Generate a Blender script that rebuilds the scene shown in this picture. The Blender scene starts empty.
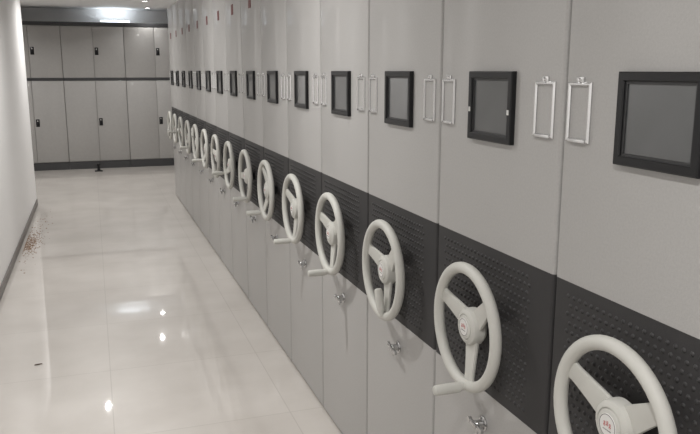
import bpy, bmesh, math, random
from mathutils import Vector, Matrix
random.seed(4)
S = 0.96
EYE = 1.60
PITCH = 0.63 * S
X0 = 1.0 * S            # front plane of the shelving row
Y0 = 0.80 * S           # near end of the row
N = 15
CEIL = 2.60
col = bpy.context.scene.collection
bpy.context.scene.view_settings.view_transform = 'Standard'

# ---------------------------------------------------------------- materials
def mat(name, color, rough=0.5, metal=0.0, var=0.04, scale=20.0, bump=0.0, bscale=200.0, coat=0.0, spec=0.5, emit=None, estr=0.0):
    m = bpy.data.materials.new(name)
    m.use_nodes = True
    nt = m.node_tree
    b = nt.nodes['Principled BSDF']
    tc = nt.nodes.new('ShaderNodeTexCoord')
    nz = nt.nodes.new('ShaderNodeTexNoise'); nz.inputs['Scale'].default_value = scale
    nz.inputs['Detail'].default_value = 4
    nt.links.new(tc.outputs['Object'], nz.inputs['Vector'])
    mx = nt.nodes.new('ShaderNodeMix'); mx.data_type = 'RGBA'
    c0 = [max(0, c * (1 - var)) for c in color]; c1 = [min(1, c * (1 + var)) for c in color]
    mx.inputs['A'].default_value = (*c0, 1); mx.inputs['B'].default_value = (*c1, 1)
    nt.links.new(nz.outputs['Fac'], mx.inputs['Factor'])
    nt.links.new(mx.outputs['Result'], b.inputs['Base Color'])
    b.inputs['Roughness'].default_value = rough
    b.inputs['Metallic'].default_value = metal
    b.inputs['Specular IOR Level'].default_value = spec
    b.inputs['Coat Weight'].default_value = coat
    b.inputs['Coat Roughness'].default_value = 0.07
    if bump > 0:
        n2 = nt.nodes.new('ShaderNodeTexNoise'); n2.inputs['Scale'].default_value = bscale
        nt.links.new(tc.outputs['Object'], n2.inputs['Vector'])
        bp = nt.nodes.new('ShaderNodeBump'); bp.inputs['Strength'].default_value = bump
        bp.inputs['Distance'].default_value = 0.001
        nt.links.new(n2.outputs['Fac'], bp.inputs['Height'])
        nt.links.new(bp.outputs['Normal'], b.inputs['Normal'])
    if emit:
        b.inputs['Emission Color'].default_value = (*emit, 1)
        b.inputs['Emission Strength'].default_value = estr
    return m

M_CAB = mat('painted_steel_grey', (0.372, 0.363, 0.352), 0.42, 0, 0.11, 190, 0.25, 350, coat=0.2)
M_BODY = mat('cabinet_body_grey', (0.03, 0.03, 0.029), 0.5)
M_BAND = mat('charcoal_painted_steel', (0.034, 0.0325, 0.033), 0.58, 0, 0.12, 120, 0.2, 300, spec=0.35)
M_BLACK = mat('black_plastic', (0.008, 0.008, 0.009), 0.4, 0, 0.1, spec=0.35)
M_STEP = mat('dark_grey_plastic', (0.025, 0.025, 0.026), 0.4, 0, 0.1)
M_LCD = mat('dark_glass_display', (0.055, 0.057, 0.058), 0.30, 0, 0.35, 6, coat=1.0)
M_WHEEL = mat('grey_beige_plastic', (0.515, 0.508, 0.472), 0.55, 0, 0.03)
M_CHROME = mat('chrome', (0.70, 0.70, 0.70), 0.22, 1.0, 0.03)
M_LOCKM = mat('dark_chrome', (0.52, 0.52, 0.52), 0.16, 1.0, 0.03)
M_WHITE = mat('white_label', (0.66, 0.66, 0.64), 0.5)
M_DISC = mat('light_grey_disc', (0.66, 0.65, 0.63), 0.5)
M_RED = mat('red_print', (0.40, 0.05, 0.045), 0.5)
M_TAG = mat('dark_red_tag', (0.13, 0.028, 0.024), 0.5)
M_INK = mat('dark_print', (0.12, 0.11, 0.11), 0.5)
M_LOCK = mat('locker_grey', (0.352, 0.342, 0.330), 0.45, 0, 0.06, 30, coat=0.2)
M_LDARK = mat('locker_dark_trim', (0.045, 0.045, 0.047), 0.4)
M_WALL = mat('white_paint', (0.87, 0.86, 0.85), 0.6, 0, 0.010, 3, 0.15, 120)
M_CEIL = mat('ceiling_white', (0.86, 0.86, 0.86), 0.7, 0, 0.02, 3)
M_BASE = mat('brown_baseboard', (0.14, 0.125, 0.115), 0.4, 0, 0.15, 10)
M_DIRT = mat('brown_debris', (0.21, 0.125, 0.075), 0.9, 0, 0.4, 60)
M_TWIG = mat('dark_brown_twig', (0.10, 0.07, 0.05), 0.9, 0, 0.4, 60)
M_LENS = mat('lamp_lens', (0.9, 0.9, 0.9), 0.4, emit=(1.0, 0.98, 0.95), estr=40)
M_TUBE = mat('cool_white_tube', (0.9, 0.9, 0.9), 0.4, emit=(0.80, 0.90, 1.0), estr=2.2)
M_TRIMW = mat('lamp_trim_white', (0.75, 0.75, 0.75), 0.4)

def floor_mat():
    m = bpy.data.materials.new('polished_floor_tiles'); m.use_nodes = True
    nt = m.node_tree; b = nt.nodes['Principled BSDF']
    tc = nt.nodes.new('ShaderNodeTexCoord')
    br = nt.nodes.new('ShaderNodeTexBrick')
    br.offset = 0.0; br.squash = 1.0
    br.inputs['Scale'].default_value = 1.0
    br.inputs['Brick Width'].default_value = 0.8
    br.inputs['Row Height'].default_value = 0.8
    br.inputs['Mortar Size'].default_value = 0.0028
    br.inputs['Mortar Smooth'].default_value = 0.3
    br.inputs['Color1'].default_value = (0.575, 0.540, 0.505, 1)
    br.inputs['Color2'].default_value = (0.590, 0.555, 0.520, 1)
    br.inputs['Mortar'].default_value = (0.485, 0.453, 0.42, 1)
    nt.links.new(tc.outputs['Object'], br.inputs['Vector'])
    nz = nt.nodes.new('ShaderNodeTexNoise'); nz.inputs['Scale'].default_value = 2.6; nz.inputs['Detail'].default_value = 8
    nt.links.new(tc.outputs['Object'], nz.inputs['Vector'])
    rp = nt.nodes.new('ShaderNodeValToRGB')
    rp.color_ramp.elements[0].position = 0.3; rp.color_ramp.elements[0].color = (0.87, 0.86, 0.845, 1)
    rp.color_ramp.elements[1].position = 0.7; rp.color_ramp.elements[1].color = (1.03, 1.03, 1.025, 1)
    nt.links.new(nz.outputs['Fac'], rp.inputs['Fac'])
    mx = nt.nodes.new('ShaderNodeMix'); mx.data_type = 'RGBA'; mx.blend_type = 'MULTIPLY'
    mx.inputs['Factor'].default_value = 1.0
    nt.links.new(br.outputs['Color'], mx.inputs['A']); nt.links.new(rp.outputs['Color'], mx.inputs['B'])
    nt.links.new(mx.outputs['Result'], b.inputs['Base Color'])
    b.inputs['Roughness'].default_value = 0.36
    b.inputs['Coat Weight'].default_value = 0.85
    b.inputs['Coat IOR'].default_value = 1.5
    b.inputs['Coat Roughness'].default_value = 0.027
    n2 = nt.nodes.new('ShaderNodeTexNoise'); n2.inputs['Scale'].default_value = 6.0
    nt.links.new(tc.outputs['Object'], n2.inputs['Vector'])
    bp = nt.nodes.new('ShaderNodeBump'); bp.inputs['Strength'].default_value = 0.02; bp.inputs['Distance'].default_value = 0.001
    nt.links.new(n2.outputs['Fac'], bp.inputs['Height']); nt.links.new(bp.outputs['Normal'], b.inputs['Coat Normal'])
    return m
M_FLOOR = floor_mat()

# ---------------------------------------------------------------- mesh helpers
def finish(bm, name, mats, smooth=False):
    bmesh.ops.recalc_face_normals(bm, faces=bm.faces[:])
    me = bpy.data.meshes.new(name)
    bm.to_mesh(me); bm.free()
    for m in (mats if isinstance(mats, (list, tuple)) else [mats]):
        me.materials.append(m)
    if smooth:
        for p in me.polygons: p.use_smooth = True
        try: me.set_sharp_from_angle(angle=math.radians(35))
        except Exception: pass
    return me

def add_box(bm, x0, x1, y0, y1, z0, z1, bev=0.0, zonly=False, seg=2, mi=0):
    r = bmesh.ops.create_cube(bm, size=1.0)
    vs = r['verts']
    for v in vs:
        v.co = Vector((x0 + (v.co.x + .5) * (x1 - x0), y0 + (v.co.y + .5) * (y1 - y0), z0 + (v.co.z + .5) * (z1 - z0)))
    fs = set(f for v in vs for f in v.link_faces)
    for f in fs: f.material_index = mi
    if bev > 0:
        es = set(e for v in vs for e in v.link_edges)
        if zonly:
            es = [e for e in es if abs(e.verts[0].co.z - e.verts[1].co.z) > 1e-5]
        bmesh.ops.bevel(bm, geom=list(es), offset=bev, segments=seg, affect='EDGES', profile=0.5)

def box_mesh(name, m, *a, **k):
    bm = bmesh.new(); add_box(bm, *a, **k)
    return finish(bm, name, m, smooth=k.get('bev', 0) > 0)

def add_lathe(bm, prof, n=32, closed=False, M=None, mi=0):
    """profile of (x, r), revolved about the X axis"""
    rings = []
    for (x, r) in prof:
        if r < 1e-6:
            v = bm.verts.new((x, 0, 0)); rings.append([v])
        else:
            rings.append([bm.verts.new((x, r * math.sin(2 * math.pi * i / n), r * math.cos(2 * math.pi * i / n))) for i in range(n)])
    pairs = list(zip(rings[:-1], rings[1:]))
    if closed: pairs.append((rings[-1], rings[0]))
    for a, b in pairs:
        for i in range(n):
            j = (i + 1) % n
            if len(a) == 1 and len(b) == 1: continue
            if len(a) == 1: f = bm.faces.new((a[0], b[i], b[j]))
            elif len(b) == 1: f = bm.faces.new((a[i], b[0], a[j]))
            else: f = bm.faces.new((a[i], b[i], b[j], a[j]))
            f.material_index = mi
    if M is not None:
        for ring in rings:
            for v in ring: v.co = M @ v.co

def add_frame(bm, w, h, bord, x_front, x_back, bev=0.0, mi=0):
    """rectangular open frame in the YZ plane centred on 0"""
    def ring(x, hw, hh): return [bm.verts.new((x, sy * hw, sz * hh)) for sy, sz in ((-1, -1), (1, -1), (1, 1), (-1, 1))]
    if bev <= 0: bev = 0.0005
    rings = [ring(x_back, w/2, h/2), ring(x_front + bev, w/2, h/2), ring(x_front, w/2 - bev, h/2 - bev),
             ring(x_front, w/2 - bord + bev, h/2 - bord + bev), ring(x_front + bev, w/2 - bord, h/2 - bord), ring(x_back, w/2 - bord, h/2 - bord)]
    for a, b in zip(rings, rings[1:] + rings[:1]):
        for i in range(4):
            j = (i + 1) % 4
            f = bm.faces.new((a[i], a[j], b[j], b[i])); f.material_index = mi

def obj(name, me, parent=None, loc=(0, 0, 0), rot=(0, 0, 0), **props):
    o = bpy.data.objects.new(name, me)
    col.objects.link(o)
    o.location = loc; o.rotation_euler = rot
    if parent: o.parent = parent
    for k, v in props.items(): o[k] = v
    return o

# ---------------------------------------------------------------- room shell
XL, XR, YN, YF = -2.45 * S, 2.68 * S, -3.0, 14.05 * S
WL = -0.745 * S
WEND = 10.02 * S
def struct(name, m, *a, **k):
    return obj(name, box_mesh(name, m, *a, **k), None, kind='structure')
struct('floor', M_FLOOR, XL - .1, XR + .1, YN - .1, YF + .1, -0.1, 0)
struct('ceiling', M_CEIL, XL - .1, XR + .1, YN - .1, YF + .1, CEIL, CEIL + .1)
struct('wall_left', M_WALL, WL - 0.14, WL, YN, WEND, 0, CEIL)
struct('wall_far', M_WALL, XL, XR, YF, YF + .1, 0, CEIL)
struct('wall_right', M_WALL, XR, XR + .1, YN - .1, YF + .1, 0, CEIL)
struct('wall_near', M_WALL, XL, XR, YN - .1, YN, 0, CEIL)
struct('wall_side', M_WALL, XL - .1, XL, YN - .1, YF + .1, 0, CEIL)
struct('baseboard_left', M_BASE, WL, WL + 0.012, YN, WEND, 0, 0.07, bev=0.003)

# ---------------------------------------------------------------- mobile shelving units
PW = PITCH - 0.008
ZT, ZB1, ZB0, ZL = 2.36, 1.147, 0.743, 0.035
DEPTH = 0.90
me_body = box_mesh('body', M_BODY, 0.022, DEPTH, -PW/2 + .002, PW/2 - .002, 0.03, ZT - .004)
me_base = box_mesh('base', M_LDARK, 0.03, DEPTH - .02, -PW/2 + .01, PW/2 - .01, 0.0, 0.03)
me_up = box_mesh('upper_panel', M_CAB, 0, 0.022, -PW/2, PW/2, ZB1, ZT, bev=0.008, zonly=True, seg=3)
me_low = box_mesh('lower_panel', M_CAB, 0, 0.022, -PW/2, PW/2, 0.012, ZB0, bev=0.008, zonly=True, seg=3)
bm = bmesh.new()
add_box(bm, 0.0005, 0.022, -PW/2, PW/2, ZB0, ZB1, bev=0.008, zonly=True, seg=3)
sp = 0.0200
nz_, ny_ = 18, 23
for i in range(nz_):
    for j in range(ny_):
        y = (j - (ny_ - 1) / 2) * sp + (0.25 * sp if i % 2 else -0.25 * sp) + 0.022
        z = (ZB0 + ZB1) / 2 + (i - (nz_ - 1) / 2) * sp
        if math.hypot(y, z - 0.93) < 0.05: continue
        add_lathe(bm, [(0.001, 0.0056), (-0.0012, 0.0045), (-0.0026, 0.0020), (-0.0029, 0.0)], 10, M=Matrix.Translation((0, y, z)))
me_band = finish(bm, 'dimpled_band', M_BAND, True)

# screen
SW, SH = 0.216, 0.176
bm = bmesh.new()
add_frame(bm, SW, SH, 0.018, -0.014, 0.002, 0.0025)
me_bezel = finish(bm, 'control_screen', M_BLACK, True)
bm = bmesh.new()
add_frame(bm, SW - .034, SH - .034, 0.006, -0.0090, 0.002, 0.001)
me_step = finish(bm, 'inner_bezel', M_STEP)
me_disp = box_mesh('display', M_LCD, -0.006, 0.001, -SW/2 + .022, SW/2 - .022, -SH/2 + .022, SH/2 - .022)
me_tab = box_mesh('film_tab', M_WHITE, -0.0152, -0.0140, -0.004, 0.004, -0.006, 0.006)

# label holder : polished metal frame, small top tab
bm = bmesh.new()
add_frame(bm, 0.078, 0.125, 0.0085, -0.0060, 0.001, 0.0028)
add_box(bm, -0.0045, 0.001, -0.013, 0.013, 0.0615, 0.0730, bev=0.0015)
add_lathe(bm, [(-0.009, 0.0), (-0.0085, 0.003), (-0.0045, 0.0045)], 10, M=Matrix.Translation((0, 0, 0.0665)))
add_box(bm, -0.008, -0.005, -0.030, 0.030, -0.0625, -0.0555, bev=0.001)
me_holder = finish(bm, 'label_holder', M_CHROME, True)

# lock with sideways wing key
bm = bmesh.new()
add_lathe(bm, [(0.001, 0.021), (-0.003, 0.021), (-0.006, 0.018), (-0.007, 0.012), (-0.018, 0.011), (-0.024, 0.012), (-0.028, 0.010), (-0.029, 0.0)], 20)
R = Matrix.Translation((-0.026, 0, 0)) @ Matrix.Rotation(math.radians(14), 4, 'X')
vs0 = len(bm.verts)
for sgn in (-1, 1):
    add_box(bm, -0.0035, 0.0035, min(sgn * .006, sgn * .034), max(sgn * .006, sgn * .034), -0.010, 0.006, bev=0.003)
    add_lathe(bm, [(-0.0045, 0.0), (-0.0045, 0.008), (0.0045, 0.008), (0.0045, 0.0)], 14, M=Matrix.Translation((0, sgn * 0.032, -0.001)))
add_box(bm, -0.007, 0.006, -0.010, 0.010, -0.007, 0.007, bev=0.003)
add_box(bm, 0.004, 0.010, -0.005, 0.005, -0.030, -0.010, bev=0.002)
bm.verts.ensure_lookup_table()
for v in bm.verts[vs0:]: v.co = R @ v.co
me_lock = finish(bm, 'lock_handle', M_LOCKM, True)

# red tag
bm = bmesh.new()
add_box(bm, -0.003, 0.001, -0.034, 0.034, -0.035, 0.035, bev=0.001)
me_tag = finish(bm, 'number_tag', M_TAG)

# handwheel (local origin = on the front plane at shaft axis)
RX = -0.058; RM = 0.159; RT = 0.0152
bm = bmesh.new()
add_lathe(bm, [(RX + RT * math.cos(2 * math.pi * k / 14), RM + RT * math.sin(2 * math.pi * k / 14)) for k in range(14)], 56, closed=True)
me_rim = finish(bm, 'handwheel', M_WHEEL, True)
bm = bmesh.new()
add_lathe(bm, [(0.001, 0.0), (0.001, 0.026), (-0.006, 0.026), (-0.008, 0.015), (-0.03, 0.015), (-0.03, 0.0)], 24)
me_shaft = finish(bm, 'shaft', M_BLACK, True)
bm = bmesh.new()
add_lathe(bm, [(-0.016, 0.0), (-0.016, 0.042), (-0.026, 0.050), (-0.046, 0.0505), (-0.055, 0.047), (-0.0595, 0.040), (-0.0605, 0.0355), (-0.0580, 0.0345), (-0.0580, 0.0325), (-0.0615, 0.031), (-0.0630, 0.026), (-0.0630, 0.0)], 44)
me_hub = finish(bm, 'hub', M_WHEEL, True)
bm = bmesh.new()
secs = []
ns = 12
for k in range(ns + 1):
    t = k / ns
    r = 0.034 + t * (RM - 0.038)
    w = 0.012 * (1 - t) ** 1.3 + 0.0190 + 0.007 * max(0, (t - 0.75) / 0.25) ** 2
    x = -0.039 - 0.017 * t ** 1.3
    th = 0.0065 - 0.001 * t
    sec = []
    for q in range(12):
        a = 2 * math.pi * q / 12
        ca, sa = math.cos(a), math.sin(a)
        sec.append(bm.verts.new((x - th * math.copysign(abs(sa) ** .35, sa), w * math.copysign(abs(ca) ** .5, ca), r)))
    secs.append(sec)
for a, b in zip(secs[:-1], secs[1:]):
    for i in range(12):
        j = (i + 1) % 12
        bm.faces.new((a[i], a[j], b[j], b[i]))
bm.faces.new(secs[0]); bm.faces.new(secs[-1][::-1])
me_spoke = finish(bm, 'spoke', M_WHEEL, True)
bm = bmesh.new()
add_lathe(bm, [(0.004, 0.0), (0.004, 0.010), (-0.012, 0.010), (-0.013, 0.0138), (-0.050, 0.0142), (-0.080, 0.0138), (-0.086, 0.0115), (-0.088, 0.006), (-0.088, 0.0)], 20)
me_grip = finish(bm, 'grip', M_WHEEL, True)
# emblem : disc with ring, small red characters, dark small lettering
bm = bmesh.new()
add_lathe(bm, [(0.0, 0.0245), (-0.0012, 0.024), (-0.0012, 0.0)], 36, mi=0)
add_lathe(bm, [(-0.0011, 0.0232), (-0.0016, 0.0230), (-0.0016, 0.0221), (-0.0011, 0.0219)], 40, mi=2)
def stroke(u, v, w, h, mi, rot=0):
    k = len(bm.verts)
    add_box(bm, -0.0016, -0.0011, -w/2, w/2, -h/2, h/2, mi=mi)
    bm.verts.ensure_lookup_table()
    M = Matrix.Translation((0, -u, v)) @ Matrix.Rotation(rot, 4, 'X')
    for q in bm.verts[k:]: q.co = M @ q.co
for cx, cz in ((-0.0080, 0.003), (0.0, 0.0055), (0.0080, 0.003)):
    for dz in (-0.0024, 0.0004, 0.0032): stroke(cx, cz + dz, 0.0056, 0.0009, 1)
    stroke(cx, cz + 0.0004, 0.0009, 0.0076, 1)
    stroke(cx - .0018, cz - .0044, 0.0034, 0.0009, 1, 0.9); stroke(cx + .0018, cz - .0044, 0.0034, 0.0009, 1, -0.9)
for q in range(9):
    stroke(-0.0108 + q * 0.0027, -0.0085, 0.0015, 0.0022 if q % 2 else 0.0018, 2)
me_emblem = finish(bm, 'emblem', [M_DISC, M_RED, M_INK])

WZ = 0.930
rots = [-4, -9, -12, -8, -3, 28, -35, 62, -20, 45, 150, -55, 100, -80, 20]
for i in range(N):
    yc = Y0 + PITCH * (i + .5)
    lab = "light grey steel mobile shelving unit with charcoal band and handwheel"
    if i == 0: lab = "light grey mobile shelving unit with large handwheel and red-lettered hub"
    if i == 1: lab = "light grey mobile shelving unit, screen with two white film tabs"
    if i == 2: lab = "light grey mobile shelving unit with handwheel grip folded inward"
    if i == N - 1: lab = "light grey steel mobile shelving unit at the end of the row"
    u = obj('mobile_shelving_unit', None, None, (X0, yc, 0), label=lab, category='shelving cabinet', group='row of mobile shelving units')
    u.empty_display_size = 0.2
    obj('body', me_body, u); obj('base', me_base, u)
    obj('upper_panel', me_up, u); obj('lower_panel', me_low, u)
    obj('dimpled_band', me_band, u, label='charcoal band with raised dots')
    s = obj('control_screen', me_bezel, u, (0, 0.008 if i == 0 else 0.0, 1.510), label='black framed control screen')
    obj('inner_bezel', me_step, s, label='stepped inner rim')
    obj('display', me_disp, s, label='dark grey glass display')
    if i == 1:
        for yy in (-SW/2 + .011, SW/2 - .011): obj('film_tab', me_tab, s, (0, yy, -0.01), label='small white film tab')
    for yy in (-PITCH/2 + .070, PITCH/2 - .057):
        obj('label_holder', me_holder, u, (0, yy, 1.514), label='chrome label holder frame')
    obj('number_tag', me_tag, u, (0, 0, 2.015), label='dark red number tag')
    obj('lock_handle', me_lock, u, (0, -0.014, 0.650), (math.radians(random.uniform(-12, 12)), 0, 0), label='chrome lock with wing key')
    w = obj('handwheel', me_rim, u, (0, 0.014 if i == 0 else 0, WZ), (math.radians(rots[i]), 0, 0), label='grey-beige plastic handwheel')
    obj('shaft', me_shaft, w, label='black shaft')
    obj('hub', me_hub, w)
    for k in range(3): obj('spoke', me_spoke, w, (0, 0, 0), (math.radians(60 + 120 * k), 0, 0))
    obj('emblem', me_emblem, w, (-0.0630, 0, 0), (math.radians(-rots[i]), 0, 0), label='pale hub disc with red characters')
    if i in (2, 8, 10, 12, 14):
        obj('grip', me_grip, w, (RX - 0.014, 0.0, -RM + 0.01), (0, math.radians(86), 0))
    else:
        obj('grip', me_grip, w, (RX - RT + .002, 0.0, -RM))

# ---------------------------------------------------------------- storage lockers at the far end
LY = 13.5 * S
LW = 1.004 * S - .003
LD = YF - LY - 0.01
def door_mesh(h):
    bm = bmesh.new()
    add_box(bm, 0.003, LW/2 - .003, -0.018, 0, 0, h, bev=0.004)
    return finish(bm, 'door', M_LOCK, True)
def handle_mesh():
    bm = bmesh.new()
    add_box(bm, -0.028, 0.028, -0.026, -0.017, -0.060, 0.060, bev=0.004, mi=0)
    add_box(bm, -0.012, 0.012, -0.034, -0.025, -0.046, 0.012, bev=0.003, mi=0)
    add_box(bm, -0.010, 0.010, -0.030, -0.025, 0.022, 0.044, bev=0.002, mi=1)
    return finish(bm, 'handle', [M_BLACK, M_CHROME], True)
me_h = handle_mesh()
zlow0, zlow1, zup0, zup1, ztop = 0.13, 1.44, 1.485, 2.30, 2.36
CAP = 0.06
me_lb = box_mesh('body', M_LOCK, -LW/2, LW/2, 0.0, LD, zlow0 - .01, zlow1)
me_lp = box_mesh('plinth', M_LDARK, -LW/2, LW/2, -0.018, LD, 0, zlow0 - .01)
me_ub = box_mesh('body', M_LOCK, -LW/2, LW/2, 0.0, LD, zup0 - zlow1, ztop - zlow1 - CAP)
me_us = box_mesh('base_strip', M_LDARK, -LW/2, LW/2, -0.018, LD, 0, zup0 - zlow1)
me_ut = box_mesh('top_panel', M_LDARK, -LW/2, LW/2, -0.018, LD, ztop - zlow1 - CAP, ztop - zlow1)
me_dl = door_mesh(zlow1 - zlow0 - .006); me_du = door_mesh(ztop - CAP - zup0 - .008)
for c in (-1.9, -0.896, 0.108, 1.112, 2.116):
    c -= 0.04
    lo = obj('storage_cabinet', None, None, (c * S, LY, 0), label='tall grey steel double-door cabinet on dark plinth', category='cabinet', group='lower row of steel storage cabinets')
    obj('body', me_lb, lo); obj('plinth', me_lp, lo, label='dark grey plinth')
    up = obj('storage_cabinet', None, None, (c * S, LY, zlow1), label='short grey steel double-door cabinet stacked on another cabinet', category='cabinet', group='upper row of steel storage cabinets')
    obj('body', me_ub, up); obj('base_strip', me_us, up, label='dark grey strip'); obj('top_panel', me_ut, up, label='dark grey top panel')
    for p, me, z0, hz in ((lo, me_dl, zlow0, 0.64), (up, me_du, zup0 - zlow1, 0.42)):
        d1 = obj('door', me, p, (0, 0, z0))
        d2 = obj('door', me, p, (-LW/2 + .0005, 0, z0))
        obj('handle', me_h, d1, (0.050, 0, hz), label='black recessed latch handle')

# ---------------------------------------------------------------- small floor items
bm = bmesh.new()
add_box(bm, -0.060, 0.060, -0.050, 0.050, 0, 0.016, bev=0.005)
RZ = Matrix.Rotation(-math.pi/2, 4, 'Y')
add_lathe(bm, [(0, 0.0), (0, 0.030), (0.020, 0.022), (0.070, 0.020), (0.080, 0.030), (0.105, 0.030), (0.112, 0.024), (0.112, 0)], 20, M=Matrix.Translation((0, 0, 0.014)) @ RZ)
obj('door_stop', finish(bm, 'door_stop', M_BLACK, True), None, (0.03 * S, 13.1 * S, 0), label='small black door stop on the floor by the cabinets', category='door stop')
bm = bmesh.new()
for _ in range(620):
    if random.random() < 0.65: x = random.gauss(-0.005, 0.035); y = random.gauss(0, 0.20)
    else: x = random.gauss(0.02, 0.045); y = random.gauss(0.5, 0.55)
    r = random.uniform(0.002, 0.0085)
    x = max(x, -0.04)
    n = random.randint(4, 6); a0 = random.random() * 6
    top = [bm.verts.new((x + r * random.uniform(.6, 1.2) * math.cos(a0 + 2 * math.pi * i / n), y + 1.6 * r * math.sin(a0 + 2 * math.pi * i / n), random.uniform(0.0004, 0.0012))) for i in range(n)]
    bot = [bm.verts.new((v.co.x, v.co.y, 0)) for v in top]
    bm.faces.new(top)
    for i in range(n): bm.faces.new((top[i], bot[i], bot[(i + 1) % n], top[(i + 1) % n]))
obj('debris', finish(bm, 'debris', M_DIRT), None, (-0.66 * S, 7.7 * S, 0), label='scattered brown dirt crumbs beside the baseboard', category='dirt', kind='stuff')
bm = bmesh.new()
add_lathe(bm, [(-0.02, 0), (-0.02, 0.003), (0.0, 0.004), (0.02, 0.002), (0.02, 0)], 8, M=Matrix.Translation((0, 0, 0.0035)))
obj('twig', finish(bm, 'twig', M_TWIG), None, (-0.39 * S, 4.39 * S, 0), (0, 0, 0.2), label='tiny brown twig lying on the floor', category='twig')

# ---------------------------------------------------------------- lights
bm = bmesh.new()
Rz = Matrix.Rotation(math.pi/2, 4, 'Y')     # local +x -> -z
add_lathe(bm, [(0.0, 0.060), (0.006, 0.060), (0.009, 0.054), (0.006, 0.036), (0.0, 0.034)], 36, closed=True, M=Rz)
me_trim = finish(bm, 'trim_ring', M_TRIMW, True)
bm = bmesh.new()
add_lathe(bm, [(0.0, 0.034), (0.002, 0.033), (0.004, 0.0)], 32, M=Rz)
me_lens = finish(bm, 'lens', M_LENS, True)
def downlight(x, y, power):
    e = obj('ceiling_downlight', me_trim, None, (x, y, CEIL), label='round white recessed ceiling downlight, lit', category='light', group='ceiling downlights')
    obj('lens', me_lens, e, label='glowing lens')
    l = bpy.data.lights.new('lamp', 'AREA'); l.shape = 'DISK'; l.size = 0.060; l.energy = power
    l.spread = math.radians(150)
    l.color = (1.0, 0.987, 0.970)
    lo = bpy.data.objects.new('lamp', l); col.objects.link(lo); lo.parent = e; lo.location = (0, 0, -0.012)
for x, y, p in ((-.05, 9.68, 22), (-.05, 6.4, 24), (-.05, 3.2, 24), (-.05, 0.2, 24), (-.05, -2.2, 19),
                (.86, 12.1, 19), (.98, 13.4, 3), (-1.6, 12.0, 20), (-1.7, 7.0, 9)):
    downlight(x * S, y * S, p)
# slim cool strip light resting on top of the far cabinets
fx = box_mesh('strip_light', M_TRIMW, -0.25, 0.25, -0.03, 0.03, 0, 0.025, bev=0.004)
fo = obj('strip_light', fx, None, (0.46 * S, LY + 0.30, ztop), label='slim cool white strip light lying on top of cabinet', category='light')
obj('tube', box_mesh('tube', M_TUBE, -0.23, 0.23, -0.015, 0.015, 0.024, 0.056, bev=0.006), fo, label='glowing cool white tube')
l = bpy.data.lights.new('lamp', 'AREA'); l.shape = 'RECTANGLE'; l.size = 0.45; l.size_y = 0.03; l.energy = 1.8; l.color = (0.85, 0.93, 1.0)
lo = bpy.data.objects.new('lamp', l); col.objects.link(lo); lo.parent = fo; lo.location = (0, 0, 0.06); lo.rotation_euler = (math.radians(180), 0, 0)

# ---------------------------------------------------------------- world and camera
w = bpy.data.worlds.new('world'); bpy.context.scene.world = w; w.use_nodes = True
w.node_tree.nodes['Background'].inputs[0].default_value = (0.8, 0.85, 0.9, 1)
w.node_tree.nodes['Background'].inputs[1].default_value = 0.3
cam = bpy.data.cameras.new('camera'); cam.sensor_width = 36; cam.lens = 740 / 700 * 36
cam.clip_start = 0.05
co = bpy.data.objects.new('camera', cam); col.objects.link(co)
co.location = (0, 0, EYE)
co.rotation_euler = (math.radians(90 - 11.2), 0, math.radians(-19.0))
bpy.context.scene.camera = co
